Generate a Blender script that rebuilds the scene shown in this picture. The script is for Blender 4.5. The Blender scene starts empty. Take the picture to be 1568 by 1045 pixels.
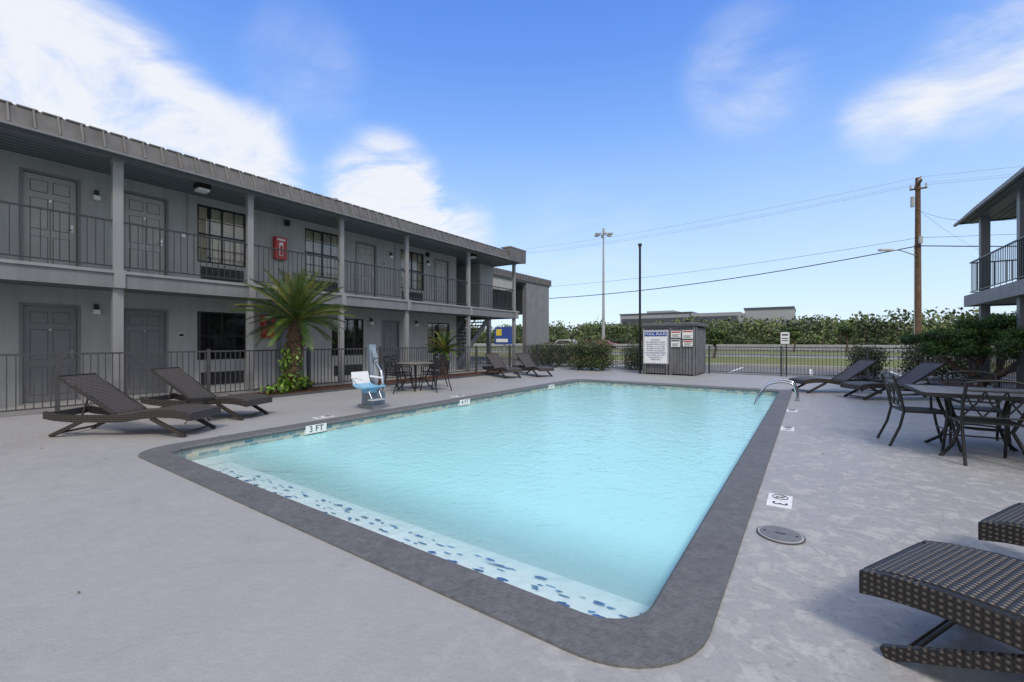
import bpy, math, random
import numpy as np
from mathutils import Vector, Matrix
R=random.Random(7); NR=np.random.default_rng(5)
S=bpy.context.scene
rad=math.radians
# ------------------------------------------------------------ materials
def mk(name):
    m=bpy.data.materials.new(name); m.use_nodes=True
    nt=m.node_tree; b=nt.nodes['Principled BSDF']; return m,nt,b
def coords(nt,scale=(1,1,1)):
    tc=nt.nodes.new('ShaderNodeTexCoord'); mp=nt.nodes.new('ShaderNodeMapping')
    mp.inputs['Scale'].default_value=scale
    nt.links.new(tc.outputs['Object'],mp.inputs[0]); return mp.outputs[0]
def noise(nt,vec,scale,detail=4,rough=.55,dist=0):
    n=nt.nodes.new('ShaderNodeTexNoise'); n.inputs['Scale'].default_value=scale
    n.inputs['Detail'].default_value=detail; n.inputs['Roughness'].default_value=rough
    n.inputs['Distortion'].default_value=dist
    nt.links.new(vec,n.inputs['Vector']); return n.outputs[0]
def ramp(nt,fac,stops):
    r=nt.nodes.new('ShaderNodeValToRGB'); e=r.color_ramp.elements
    e[0].position=stops[0][0]; e[0].color=(*stops[0][1],1)
    e[1].position=stops[1][0]; e[1].color=(*stops[1][1],1)
    for p,c in stops[2:]:
        x=e.new(p); x.color=(*c,1)
    nt.links.new(fac,r.inputs[0]); return r.outputs[0]
def bump(nt,b,h,strength=.3,dist=.01):
    n=nt.nodes.new('ShaderNodeBump'); n.inputs['Strength'].default_value=strength
    n.inputs['Distance'].default_value=dist
    nt.links.new(h,n.inputs['Height']); nt.links.new(n.outputs[0],b.inputs['Normal'])
def mixc(nt,f,a,b,mode='MIX'):
    m=nt.nodes.new('ShaderNodeMix'); m.data_type='RGBA'; m.blend_type=mode
    for i,v in ((0,f),(6,a),(7,b)):
        if isinstance(v,(int,float)): m.inputs[i].default_value=v
        elif isinstance(v,tuple): m.inputs[i].default_value=(*v,1)
        else: nt.links.new(v,m.inputs[i])
    return m.outputs[2]
def simple(name,c,rough=.6,var=.12,scale=3,metal=0,bs=0,bscale=60,bd=.003,streak=0):
    m,nt,b=mk(name); v=coords(nt)
    c=(c[0]*.965,c[1]*.995,c[2]*1.06)
    n=noise(nt,v,scale,2)
    a=tuple(max(0,x*(1-var*1.6)) for x in c); d=tuple(min(1,x*(1+var*1.6)) for x in c)
    col=ramp(nt,n,[(.25,a),(.75,d)])
    if streak:
        v2=coords(nt,(3.5,3.5,.35)); s_=ramp(nt,noise(nt,v2,1.6,3,.65),[(.42,(1,1,1)),(.75,(1-streak,1-streak,1-streak))])
        col=mixc(nt,1.0,col,s_,'MULTIPLY')
    nt.links.new(col,b.inputs['Base Color'])
    b.inputs['Roughness'].default_value=rough; b.inputs['Metallic'].default_value=metal
    if bs: bump(nt,b,noise(nt,v,bscale,1),bs,bd)
    return m
M={}
M['stucco']=simple('stucco_gray',(.375,.37,.35),.85,.05,1.2,bs=.5,bscale=45,bd=.006,streak=.16)
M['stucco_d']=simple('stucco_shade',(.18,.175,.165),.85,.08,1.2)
M['trim']=simple('trim_paint',(.19,.188,.19),.5,.06,2,streak=.2)
M['col']=simple('column_paint',(.255,.252,.245),.45,.05,2,streak=.12)
M['roofm']=simple('roof_metal',(.125,.117,.108),.5,.12,1.5,streak=.35)
M['roofseam']=simple('roof_seam',(.17,.158,.146),.5,.1,4,streak=.25)
M['rooftop']=simple('roof_top',(.2,.2,.2),.9,.1,1)
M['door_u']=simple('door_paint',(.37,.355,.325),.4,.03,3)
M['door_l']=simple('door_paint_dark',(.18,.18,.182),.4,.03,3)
M['groove']=simple('door_groove',(.12,.115,.11),.6,.03,3)
M['black']=simple('black_metal',(.012,.0115,.011),.4,.1,8)
M['frame']=simple('window_frame_black',(.012,.012,.013),.4,.05,5)
M['rail']=simple('railing_paint',(.035,.034,.034),.4,.1,5)
M['railg']=simple('railing_gray',(.062,.060,.060),.4,.1,5)
M['white']=simple('white_plastic',(.80,.78,.74),.4,.04,5)
M['lightgray']=simple('light_gray_plastic',(.47,.46,.44),.5,.05,5)
M['grille']=simple('ac_grille',(.035,.035,.035),.5,.1,5)
M['red']=simple('red_enamel',(.46,.02,.02),.35,.06,5)
M['chrome']=simple('stainless_steel',(.6,.6,.6),.16,.03,5,metal=1)
M['steel']=simple('lever_steel',(.45,.45,.45),.3,.03,5,metal=1)
M['wood']=simple('pole_wood',(.14,.085,.052),.9,.25,6,streak=.4)
M['bark']=simple('bark',(.095,.065,.045),.95,.35,14,bs=.8,bscale=30,bd=.02)
M['palmbark']=simple('palm_bark',(.11,.07,.04),.95,.45,22,bs=1,bscale=40,bd=.02)
M['galv']=simple('galvanised_steel',(.38,.38,.37),.45,.08,3,metal=.4)
M['cream']=simple('curtain_cream',(.84,.75,.58),.8,.06,3)
M['curt']=simple('curtain_dark',(.03,.03,.033),.8,.15,3)
M['blueplastic']=simple('light_blue_plastic',(.22,.46,.62),.35,.05,5)
M['liftgray']=simple('lift_cover_bluegray',(.18,.22,.26),.5,.15,5)
M['liftbase']=simple('lift_base',(.23,.25,.26),.5,.1,5)
M['signblue']=simple('sign_blue',(.02,.06,.28),.4,.05,6)
M['signyellow']=simple('sign_yellow',(.7,.5,.05),.4,.05,6)
M['ink']=simple('ink_black',(.012,.012,.015),.5,.02,6)
M['shed']=simple('shed_board_gray',(.155,.157,.162),.7,.12,3,bs=.3,streak=.3)
M['shed_d']=simple('shed_gap',(.03,.031,.033),.8,.1,3)
M['shedroof']=simple('shed_cap',(.08,.082,.086),.6,.12,3)
M['wh_wall']=simple('warehouse_wall',(.31,.315,.32),.7,.05,.05)
M['wh_dark']=simple('warehouse_glazing',(.06,.07,.085),.4,.1,.05)
M['tire']=simple('tire',(.015,.015,.015),.8,.05,5)
M['carglass']=simple('car_glass',(.02,.025,.03),.08,.02,5)
M['carred']=simple('car_paint_red',(.4,.02,.025),.25,.02,5)
M['carwhite']=simple('car_paint_white',(.7,.7,.69),.25,.02,5)
M['tabletop']=simple('table_top',(.21,.18,.155),.45,.25,14,bs=.3)
M['asphalt']=simple('asphalt',(.075,.074,.072),.9,.2,1.2)
M['asphalt2']=simple('asphalt_light',(.16,.156,.148),.9,.12,.6)
M['concrete']=simple('concrete',(.36,.345,.315),.85,.12,1.5)
M['paint']=simple('road_paint',(.7,.69,.65),.7,.1,8)
M['lid']=simple('skimmer_lid_gray',(.17,.168,.168),.6,.1,12)
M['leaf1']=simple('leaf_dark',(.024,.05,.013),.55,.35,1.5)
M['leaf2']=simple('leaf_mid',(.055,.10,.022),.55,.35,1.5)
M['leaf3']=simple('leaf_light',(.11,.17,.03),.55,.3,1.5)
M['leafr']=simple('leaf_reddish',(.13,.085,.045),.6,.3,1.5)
M['jun1']=simple('juniper_dark',(.018,.042,.010),.6,.35,1.5)
M['jun2']=simple('juniper_mid',(.045,.105,.017),.6,.35,1.5)
M['jun3']=simple('juniper_light',(.085,.17,.025),.6,.3,1.5)
M['tl1']=simple('far_leaf_dark',(.034,.055,.021),.7,.35,.12)
M['tl2']=simple('far_leaf_mid',(.075,.108,.033),.7,.35,.12)
M['tl3']=simple('far_leaf_light',(.145,.165,.054),.7,.3,.12)
M['palm1']=simple('palm_leaf',(.08,.135,.017),.4,.3,3)
M['palm2']=simple('palm_leaf_dry',(.23,.235,.04),.45,.3,3)
M['palm3']=simple('palm_leaf_deep',(.032,.066,.012),.4,.3,3)
M['ivy']=simple('ivy_leaf',(.14,.25,.025),.5,.3,4)
M['mulch']=simple('mulch',(.105,.042,.024),.95,.6,30,bs=1,bscale=40,bd=.05)
M['dry']=simple('dry_leaf',(.16,.10,.05),.8,.4,9)
def soffit():
    m,nt,b=mk('soffit_ribbed'); v=coords(nt)
    w=nt.nodes.new('ShaderNodeTexWave'); w.bands_direction='X'; w.inputs['Scale'].default_value=1.7
    w.inputs['Distortion'].default_value=0; nt.links.new(v,w.inputs[0])
    nt.links.new(ramp(nt,w.outputs[1],[(.05,(.053,.064,.07)),(.30,(.16,.19,.2))]),b.inputs['Base Color'])
    b.inputs['Roughness'].default_value=.6; bump(nt,b,w.outputs[1],.6,.02); return m
M['soffit']=soffit()
def deckm():
    m,nt,b=mk('painted_deck_concrete'); v=coords(nt)
    n1=noise(nt,v,.45,3,.6,.5); n2=noise(nt,v,7,5,.7,.8); n4=noise(nt,v,26,3,.7)
    base=ramp(nt,n1,[(.3,(.322,.318,.320)),(.7,(.358,.354,.356))])
    sx=nt.nodes.new('ShaderNodeSeparateXYZ'); nt.links.new(v,sx.inputs[0])
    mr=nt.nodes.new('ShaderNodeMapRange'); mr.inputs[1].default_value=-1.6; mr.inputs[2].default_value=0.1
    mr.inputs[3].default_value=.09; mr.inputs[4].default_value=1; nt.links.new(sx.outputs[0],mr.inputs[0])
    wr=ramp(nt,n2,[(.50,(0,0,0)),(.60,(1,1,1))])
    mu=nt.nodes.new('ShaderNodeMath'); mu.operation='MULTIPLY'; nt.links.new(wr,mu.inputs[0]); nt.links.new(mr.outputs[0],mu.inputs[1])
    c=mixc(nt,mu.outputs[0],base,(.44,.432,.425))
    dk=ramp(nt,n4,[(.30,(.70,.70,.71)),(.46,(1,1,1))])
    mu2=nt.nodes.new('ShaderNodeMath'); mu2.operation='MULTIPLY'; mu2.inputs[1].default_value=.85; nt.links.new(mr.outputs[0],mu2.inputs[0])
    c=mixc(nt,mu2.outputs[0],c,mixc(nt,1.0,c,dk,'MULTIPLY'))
    st=ramp(nt,noise(nt,v,1.1,5,.75,1.5),[(.56,(1,1,1)),(.75,(.90,.895,.89))])
    c=mixc(nt,1.0,c,st,'MULTIPLY')
    vo=nt.nodes.new('ShaderNodeTexVoronoi'); vo.inputs['Scale'].default_value=1.9; nt.links.new(v,vo.inputs['Vector'])
    sp=ramp(nt,vo.outputs[0],[(.012,(.5,.45,.4)),(.02,(1,1,1))])
    c=mixc(nt,1.0,c,sp,'MULTIPLY')
    nt.links.new(c,b.inputs['Base Color'])
    nt.links.new(ramp(nt,n2,[(.3,(.46,.46,.46)),(.7,(.68,.68,.68))]),b.inputs['Roughness'])
    h=noise(nt,v,22,4,.8); bump(nt,b,h,.5,.010); return m
M['deck']=deckm()
def copingm():
    m,nt,b=mk('coping_dark_gray'); v=coords(nt)
    n1=noise(nt,v,2.5,2,.6); n3=noise(nt,v,14,4,.75,1)
    c=mixc(nt,.5,ramp(nt,n1,[(.3,(.118,.119,.124)),(.7,(.155,.156,.162))]),ramp(nt,n3,[(.35,(.085,.086,.09)),(.65,(.195,.195,.2))]))
    nt.links.new(c,b.inputs['Base Color']); b.inputs['Roughness'].default_value=.6
    bump(nt,b,noise(nt,v,34,4,.75),1.0,.014); return m
M['coping']=copingm()
def tilem():
    m,nt,b=mk('waterline_tile'); v=coords(nt)
    sx=nt.nodes.new('ShaderNodeSeparateXYZ'); nt.links.new(v,sx.inputs[0])
    ad=nt.nodes.new('ShaderNodeMath'); ad.operation='ADD'; nt.links.new(sx.outputs[0],ad.inputs[0]); nt.links.new(sx.outputs[1],ad.inputs[1])
    cb=nt.nodes.new('ShaderNodeCombineXYZ'); nt.links.new(ad.outputs[0],cb.inputs[0]); nt.links.new(sx.outputs[2],cb.inputs[1])
    br=nt.nodes.new('ShaderNodeTexBrick'); br.offset=.5
    br.inputs['Scale'].default_value=1; br.inputs['Brick Width'].default_value=.12; br.inputs['Row Height'].default_value=.05
    br.inputs['Mortar Size'].default_value=.004
    br.inputs['Color1'].default_value=(.11,.22,.29,1); br.inputs['Color2'].default_value=(.48,.47,.39,1); br.inputs['Mortar'].default_value=(.5,.5,.49,1)
    nt.links.new(cb.outputs[0],br.inputs[0]); nt.links.new(br.outputs[0],b.inputs['Base Color']); b.inputs['Roughness'].default_value=.2; return m
M['tile']=tilem()
M['plaster']=simple('pool_plaster',(.93,.93,.90),.6,.02,1.5)
M['bluetile']=simple('step_tile_blue',(.012,.045,.30),.3,.4,9)
M['tilewobble']=simple('step_tile_refraction',(.08,.20,.42),.3,.4,9)
def waterm():
    m=bpy.data.materials.new('pool_water'); m.use_nodes=True; nt=m.node_tree; nt.nodes.clear()
    out=nt.nodes.new('ShaderNodeOutputMaterial'); tr=nt.nodes.new('ShaderNodeBsdfTransparent'); gl=nt.nodes.new('ShaderNodeBsdfGlossy'); df=nt.nodes.new('ShaderNodeBsdfDiffuse')
    gl.inputs['Roughness'].default_value=.03
    df.inputs[0].default_value=(.50,.975,1.0,1)
    v=coords(nt,(1,1,1)); n1=noise(nt,v,3.0,3,.6,1.4); n2=noise(nt,v,12,2,.6,.8); n3=noise(nt,v,1.1,2,.5,.6)
    bp=nt.nodes.new('ShaderNodeBump'); bp.inputs['Strength'].default_value=.5; bp.inputs['Distance'].default_value=.065
    nt.links.new(mixc(nt,.3,mixc(nt,.4,n1,n2),n3),bp.inputs['Height'])
    fr=nt.nodes.new('ShaderNodeFresnel'); fr.inputs[0].default_value=1.33
    nt.links.new(bp.outputs[0],gl.inputs['Normal']); nt.links.new(bp.outputs[0],fr.inputs['Normal'])
    m0=nt.nodes.new('ShaderNodeMixShader'); nt.links.new(tr.outputs[0],m0.inputs[1]); nt.links.new(df.outputs[0],m0.inputs[2])
    sx=nt.nodes.new('ShaderNodeSeparateXYZ'); nt.links.new(v,sx.inputs[0])
    mr=nt.nodes.new('ShaderNodeMapRange'); mr.interpolation_type='SMOOTHSTEP'; mr.inputs[1].default_value=1.9; mr.inputs[2].default_value=3.3; mr.inputs[3].default_value=.04; mr.inputs[4].default_value=.74
    nt.links.new(sx.outputs[1],mr.inputs[0]); nt.links.new(mr.outputs[0],m0.inputs[0])
    mr2=nt.nodes.new('ShaderNodeMapRange'); mr2.inputs[1].default_value=2.2; mr2.inputs[2].default_value=3.2; nt.links.new(sx.outputs[1],mr2.inputs[0])
    nt.links.new(mixc(nt,mr2.outputs[0],(.95,.995,1.0),(.78,.985,1.0)),tr.inputs[0])
    mx=nt.nodes.new('ShaderNodeMixShader'); nt.links.new(fr.outputs[0],mx.inputs[0]); nt.links.new(m0.outputs[0],mx.inputs[1]); nt.links.new(gl.outputs[0],mx.inputs[2])
    nt.links.new(mx.outputs[0],out.inputs[0]); return m
M['water']=waterm()
def glassm():
    m=bpy.data.materials.new('window_glass'); m.use_nodes=True; nt=m.node_tree; nt.nodes.clear()
    out=nt.nodes.new('ShaderNodeOutputMaterial'); tr=nt.nodes.new('ShaderNodeBsdfTransparent'); gl=nt.nodes.new('ShaderNodeBsdfGlossy')
    tr.inputs[0].default_value=(.92,.93,.92,1); gl.inputs['Roughness'].default_value=.02
    mx=nt.nodes.new('ShaderNodeMixShader'); fr=nt.nodes.new('ShaderNodeFresnel'); fr.inputs[0].default_value=2.0
    nt.links.new(fr.outputs[0],mx.inputs[0]); nt.links.new(tr.outputs[0],mx.inputs[1]); nt.links.new(gl.outputs[0],mx.inputs[2]); nt.links.new(mx.outputs[0],out.inputs[0]); return m
M['glass']=glassm()
def wickerm(name,c1,c2,sc,zz):
    m,nt,b=mk(name); v=coords(nt)
    def wv(d,s_):
        w1=nt.nodes.new('ShaderNodeTexWave'); w1.bands_direction=d; w1.inputs['Scale'].default_value=s_; w1.inputs['Distortion'].default_value=.4; nt.links.new(v,w1.inputs[0]); return w1.outputs[1]
    mu=nt.nodes.new('ShaderNodeMath'); mu.operation='MULTIPLY'; nt.links.new(wv('X',sc),mu.inputs[0]); nt.links.new(wv(zz,sc),mu.inputs[1])
    nt.links.new(ramp(nt,mu.outputs[0],[(.2,c1),(.55,c2)]),b.inputs['Base Color']); b.inputs['Roughness'].default_value=.5
    bump(nt,b,mu.outputs[0],.8,.01); return m
M['wicker']=wickerm('wicker_seat',(.020,.016,.014),(.20,.178,.16),12.5,'Y')
M['wickerf']=wickerm('wicker_frame',(.014,.011,.010),(.085,.07,.06),13,'Z')
def grassm():
    m,nt,b=mk('grass_ground'); v=coords(nt)
    c=mixc(nt,.5,ramp(nt,noise(nt,v,.12,4,.6),[(.3,(.11,.13,.03)),(.7,(.21,.20,.06))]),ramp(nt,noise(nt,v,3,4,.7),[(.3,(.075,.105,.02)),(.7,(.19,.19,.055))]))
    nt.links.new(c,b.inputs['Base Color']); b.inputs['Roughness'].default_value=.95; return m
M['grass']=grassm()
# ------------------------------------------------------------ builder
class B:
    def __init__(s,name,parent=None,loc=(0,0,0),rz=0):
        s.n=name; s.p=parent; s.v=[]; s.f=[]; s.m=[]; s.sm=[]; s.ms=[]; s.loc=loc; s.rz=rz
    def mi(s,k):
        if k not in s.ms: s.ms.append(k)
        return s.ms.index(k)
    def add(s,vs,fs,k,sm=False):
        o=len(s.v); s.v.extend([tuple(x) for x in vs]); i=s.mi(k)
        for f in fs: s.f.append(tuple(o+a for a in f)); s.m.append(i); s.sm.append(sm)
    def box(s,x0,x1,y0,y1,z0,z1,k):
        vs=[(x,y,z) for z in (z0,z1) for y in (y0,y1) for x in (x0,x1)]
        s.add(vs,[(0,2,3,1),(4,5,7,6),(0,1,5,4),(2,6,7,3),(0,4,6,2),(1,3,7,5)],k)
    def quad(s,a,b,c,d,k): s.add([a,b,c,d],[(0,1,2,3)],k)
    def rbox(s,c,sx,sy,sz,rot,k):
        Mx=Matrix.Translation(c)@rot.to_4x4()
        vs=[Mx@Vector((x*sx/2,y*sy/2,z*sz/2)) for z in (-1,1) for y in (-1,1) for x in (-1,1)]
        s.add(vs,[(0,2,3,1),(4,5,7,6),(0,1,5,4),(2,6,7,3),(0,4,6,2),(1,3,7,5)],k)
    def bar(s,a,b,w,h,k):
        a=Vector(a);b=Vector(b); d=b-a; q=d.to_track_quat('X','Z').to_matrix()
        s.rbox((a+b)/2,d.length,w,h,q,k)
    def tube(s,pts,r,k,n=8,cap=True):
        pts=[Vector(p) for p in pts]; rs=r if isinstance(r,(list,tuple)) else [r]*len(pts)
        if len(rs)<len(pts): rs=[rs[0]+(rs[-1]-rs[0])*i/(len(pts)-1) for i in range(len(pts))]
        vs=[];fs=[]; up=None
        for i,p in enumerate(pts):
            t=(pts[min(i+1,len(pts)-1)]-pts[max(i-1,0)]).normalized()
            if up is None:
                up=Vector((0,0,1)) if abs(t.z)<.9 else Vector((1,0,0))
            a=t.cross(up).normalized(); up=a.cross(t).normalized()
            for j in range(n):
                th=2*math.pi*j/n; vs.append(p+(a*math.cos(th)+up*math.sin(th))*rs[i])
        for i in range(len(pts)-1):
            for j in range(n):
                fs.append((i*n+j,i*n+(j+1)%n,(i+1)*n+(j+1)%n,(i+1)*n+j))
        s.add(vs,fs,k,True)
        if cap: s.add([vs[j] for j in range(n)],[tuple(range(n))],k); s.add([vs[(len(pts)-1)*n+j] for j in range(n)],[tuple(range(n))],k)
    def strip(s,prof,y0,y1,t,k):
        n=len(prof); vs=[]
        for (x,z) in prof: vs+= [(x,y0,z),(x,y1,z),(x,y0,z-t),(x,y1,z-t)]
        fs=[]
        for i in range(n-1):
            a=i*4;b=a+4
            fs+=[(a,a+1,b+1,b),(a+2,b+2,b+3,a+3),(a,b,b+2,a+2),(a+1,a+3,b+3,b+1)]
        fs+=[(0,2,3,1),((n-1)*4,(n-1)*4+1,(n-1)*4+3,(n-1)*4+2)]
        s.add(vs,fs,k)
    def done(s,bev=0):
        me=bpy.data.meshes.new(s.n); me.from_pydata(s.v,[],s.f); 
        for k in s.ms: me.materials.append(M[k])
        me.polygons.foreach_set('material_index',s.m); me.polygons.foreach_set('use_smooth',s.sm); me.update()
        o=bpy.data.objects.new(s.n,me); S.collection.objects.link(o); o.location=s.loc; o.rotation_euler=(0,0,s.rz)
        if s.p: o.parent=s.p
        if bev:
            md=o.modifiers.new('bevel','BEVEL'); md.width=bev; md.segments=2; md.limit_method='ANGLE'
        return o
def empty(name,loc=(0,0,0),rz=0):
    o=bpy.data.objects.new(name,None); S.collection.objects.link(o); o.location=loc; o.rotation_euler=(0,0,rz); return o
def text(name,s,size,loc,rot,k,parent=None,align='CENTER',ext=.002,space=1):
    c=bpy.data.curves.new(name,'FONT'); c.body=s; c.size=size; c.align_x=align; c.align_y='CENTER'; c.extrude=ext; c.space_line=space
    c.materials.append(M[k]); o=bpy.data.objects.new(name,c); S.collection.objects.link(o); o.location=loc; o.rotation_euler=rot
    if parent: o.parent=parent
    return o
def leaves(b,clumps,size,ks,shell=.55,asp=.55):
    for (c,r,n) in clumps:
        n=int(n); d=NR.normal(size=(n,3)); d/=np.linalg.norm(d,axis=1)[:,None]
        rr=(shell+(1-shell)*NR.random(n)**.6)*(1+.18*NR.normal(size=n))
        P=np.array(c)+d*rr[:,None]*np.array(r)
        nrm=d*.7+NR.normal(size=(n,3))*.6; nrm/=np.linalg.norm(nrm,axis=1)[:,None]
        t=np.cross(nrm,NR.normal(size=(n,3))); t/=np.linalg.norm(t,axis=1)[:,None]; bt=np.cross(nrm,t)
        L=size*(.6+.8*NR.random(n))[:,None]; W=L*asp
        A=P-t*L*.5; Bq=P+bt*W*.5; C=P+t*L*.5; D=P-bt*W*.5
        V=np.stack([A,Bq,C,D],1).reshape(-1,3); o=len(b.v)
        b.v.extend(map(tuple,V.tolist()))
        idx=[b.mi(k) for k in ks]
        for i in range(n):
            b.f.append((o+4*i,o+4*i+1,o+4*i+2,o+4*i+3))
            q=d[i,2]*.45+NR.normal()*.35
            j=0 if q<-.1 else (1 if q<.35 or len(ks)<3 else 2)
            b.m.append(idx[j]); b.sm.append(False)
# ------------------------------------------------------------ pool constants
PX0,PX1,PY0,PY1=-6.33,-.60,1.86,13.25
def rrect(x0,x1,y0,y1,r,n=8):
    out=[]
    for cx,cy,a0 in ((x1-r,y1-r,0),(x0+r,y1-r,90),(x0+r,y0+r,180),(x1-r,y0+r,270)):
        for i in range(n+1):
            a=rad(a0+90*i/n); out.append((cx+r*math.cos(a),cy+r*math.sin(a)))
    return out
def ringmesh(b,inn,outn,z,k):
    n=len(inn)
    for i in range(n):
        j=(i+1)%n
        b.quad((*inn[i],z),(*outn[i],z),(*outn[j],z),(*inn[j],z),k)
import bmesh
def sheet_with_hole(name,outer,inner,z,k):
    bm=bmesh.new(); es=[]
    for loop in (outer,inner):
        vs=[bm.verts.new((x,y,z)) for x,y in loop]
        for i in range(len(vs)): es.append(bm.edges.new((vs[i],vs[(i+1)%len(vs)])))
    bmesh.ops.triangle_fill(bm,use_beauty=True,use_dissolve=False,edges=es)
    for f in bm.faces:
        if f.normal.z<0: f.normal_flip()
    me=bpy.data.meshes.new(name); bm.to_mesh(me); bm.free(); me.materials.append(M[k])
    o=bpy.data.objects.new(name,me); S.collection.objects.link(o); return o
cw=.235
sheet_with_hole('ground',[(-700,-300),(700,-300),(700,1500),(-700,1500)],[(-7.2,1),(0,1),(0,14),(-7.2,14)],-.03,'grass')
sheet_with_hole('pool_deck',[(-22,-9),(9,-9),(9,18.95),(-22,18.95)],rrect(PX0-cw,PX1+cw,PY0-cw,PY1+cw,.44),0,'deck')
b=B('pool_coping'); inn=rrect(PX0+.02,PX1-.02,PY0+.02,PY1-.02,.27); ou=rrect(PX0-cw-.003,PX1+cw+.003,PY0-cw-.003,PY1+cw+.003,.443)
mid=rrect(PX0+.045,PX1-.045,PY0+.045,PY1-.045,.25)
zc=.014
ringmesh(b,inn,ou,zc,'coping'); n=len(inn)
for (a,za,c,zb_) in ((inn,zc,mid,-.01),(mid,-.01,inn,-.045),(ou,-.02,ou,zc),(inn,-.045,rrect(PX0-.02,PX1+.02,PY0-.02,PY1+.02,.29),-.045)):
    for i in range(n):
        j=(i+1)%n; b.quad((*a[i],za),(*a[j],za),(*c[j],zb_),(*c[i],zb_),'coping')
b.done()
WZ=-.135
b=B('swimming_pool'); w=rrect(PX0,PX1,PY0,PY1,.29)
for i in range(n):
    j=(i+1)%n
    b.quad((*w[i],-.04),(*w[j],-.04),(*w[j],-.19),(*w[i],-.19),'tile')
    b.quad((*w[i],-.19),(*w[j],-.19),(*w[j],-1.2),(*w[i],-1.2),'plaster')
b.add([(x,y,-1.15) for x,y in w],[tuple(range(n))],'plaster')
b.box(PX0+.02,PX1-.02,PY0+.02,2.62,-1.14,-.30,'plaster')
b.add([(PX0+.02,2.621,-.42),(PX1-.02,2.621,-.42),(PX1-.02,5.2,-1.149),(PX0+.02,5.2,-1.149)],[(0,1,2,3)],'plaster')
def blob(cx,cy,rx,ry,z,k):  # ragged tile outline, shaped to imitate refraction wobble
    pts=[]
    for q in range(10):
        a=2*math.pi*q/10; rr=R.uniform(.5,1.2)
        pts.append((cx+rx*rr*math.cos(a),cy+ry*rr*math.sin(a+.3),z))
    b.add(pts,[tuple(range(10))],k)
x=PX0+.3; zi=0
while x<PX1-.2:
    zi+=1; z0=-.296+.0003*(zi%5)
    blob(x+R.uniform(-.02,.02),2.29+R.uniform(-.015,.015),.062,.036,z0,'bluetile')
    if R.random()<.7: blob(x+.07+R.uniform(-.02,.02),2.34+R.uniform(-.02,.02),.045,.02,z0+.002,'bluetile')
    for q in range(3): blob(x+R.uniform(-.1,.12),2.43+R.uniform(-.07,.09),R.uniform(.02,.055),R.uniform(.005,.014),z0+.0025+q*.001,'tilewobble')  # pale dashes imitate tile fragments as refracted by the water
    if R.random()<.6: blob(x+R.uniform(-.06,.06),2.48+R.uniform(-.03,.04),.05,.016,z0+.007,'bluetile')
    x+=.225
b.done()
b=B('water'); w2=rrect(PX0-.01,PX1+.01,PY0-.01,PY1+.01,.30); b.add([(x,y,WZ) for x,y in w2],[tuple(range(len(w2)))],'water'); b.done()
for (y,t) in ((3.8,'3 FT'),(7.3,'4 FT'),(11.2,'5 FT')):
    b=B('depth_marker_tile'); b.box(PX0+.002,PX0+.012,y-.17,y+.17,-.125,-.046,'white'); b.box(PX0+.046,PX0+.052,y-.17,y+.17,-.115,.010,'white'); o=b.done()
    text('label',t,.13,(PX0+.054,y,-.052),(rad(90),0,rad(90)),'ink',o,ext=.001)
for (x,y,t) in ((-.2,4.13,'3'),(-.27,7.6,'4'),(-.27,9.6,'5'),(-6.85,4.27,'3'),(-6.85,7.7,'4')):
    b=B('deck_depth_marker'); b.box(x-.085,x+.085,y-.16,y,.0,.005,'white'); b.box(x-.085,x+.085,y+.01,y+.16,0,.005,'white'); o=b.done()
    rr=-90 if x>-3 else 90
    text('number',t,.15,(x,y-.08,.0065),(0,0,rad(rr)),'ink',o,ext=.001)
    b=B('no_diving_symbol',o); ring=[(x+.055*math.cos(a*math.pi/10),y+.085+.055*math.sin(a*math.pi/10),.007) for a in range(21)]
    b.tube(ring,.003,'ink',5,False); b.bar((x-.04,y+.045,.007),(x+.04,y+.125,.007),.006,.003,'ink'); b.bar((x-.03,y+.09,.0065),(x+.03,y+.075,.0065),.012,.002,'ink'); b.done()
b=B('skimmer_lid',loc=(-.16,3.4,.004))
def disc(b,r,z0,z1,k,n=40):
    vs=[(r*math.cos(2*math.pi*i/n),r*math.sin(2*math.pi*i/n),z) for z in (z0,z1) for i in range(n)]
    b.add(vs,[tuple(range(n,2*n))],k); b.add(vs,[(i,(i+1)%n,n+(i+1)%n,n+i) for i in range(n)],k,True)
disc(b,.14,0,.005,'shedroof'); disc(b,.131,.005,.008,'lightgray'); disc(b,.122,.008,.011,'lid'); b.box(-.03,.03,-.006,.006,.011,.013,'ink'); b.box(-.1,-.085,-.008,.008,.011,.013,'ink');b.box(.085,.1,-.008,.008,.011,.013,'ink'); b.done()
b=B('pool_handrail')
for yy in (11.2,11.75):
    pts=[(-.22,yy,0),(-.22,yy,.10),(-.25,yy,.24)]
    for i in range(9):
        a=math.pi*i/8; pts.append((-.55+.28*math.cos(a*.85),yy,.30+.10*math.sin(a)))
    pts+=[(-.92,yy,.14),(-1.02,yy,-.12),(-1.06,yy,-.5)]
    b.tube(pts,.024,'chrome',10)
    b.tube([(-.22,yy,0),(-.22,yy,.02)],.05,'chrome',12)
b.done()
b=B('fallen_leaves')
for i in range(90):
    x=R.uniform(-10,3); y=R.uniform(-.5,15)
    if PX0-.3<x<PX1+.3 and PY0-.3<y<PY1+.3: continue
    a=R.uniform(0,6.3); s_=R.uniform(.008,.02); c_,q_=math.cos(a)*s_,math.sin(a)*s_
    b.add([(x-c_,y-q_,.006),(x-q_*.4,y+c_*.4,.012),(x+c_,y+q_,.007),(x+q_*.4,y-c_*.4,.006)],[(0,1,2,3)],'dry')
b.done()
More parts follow.
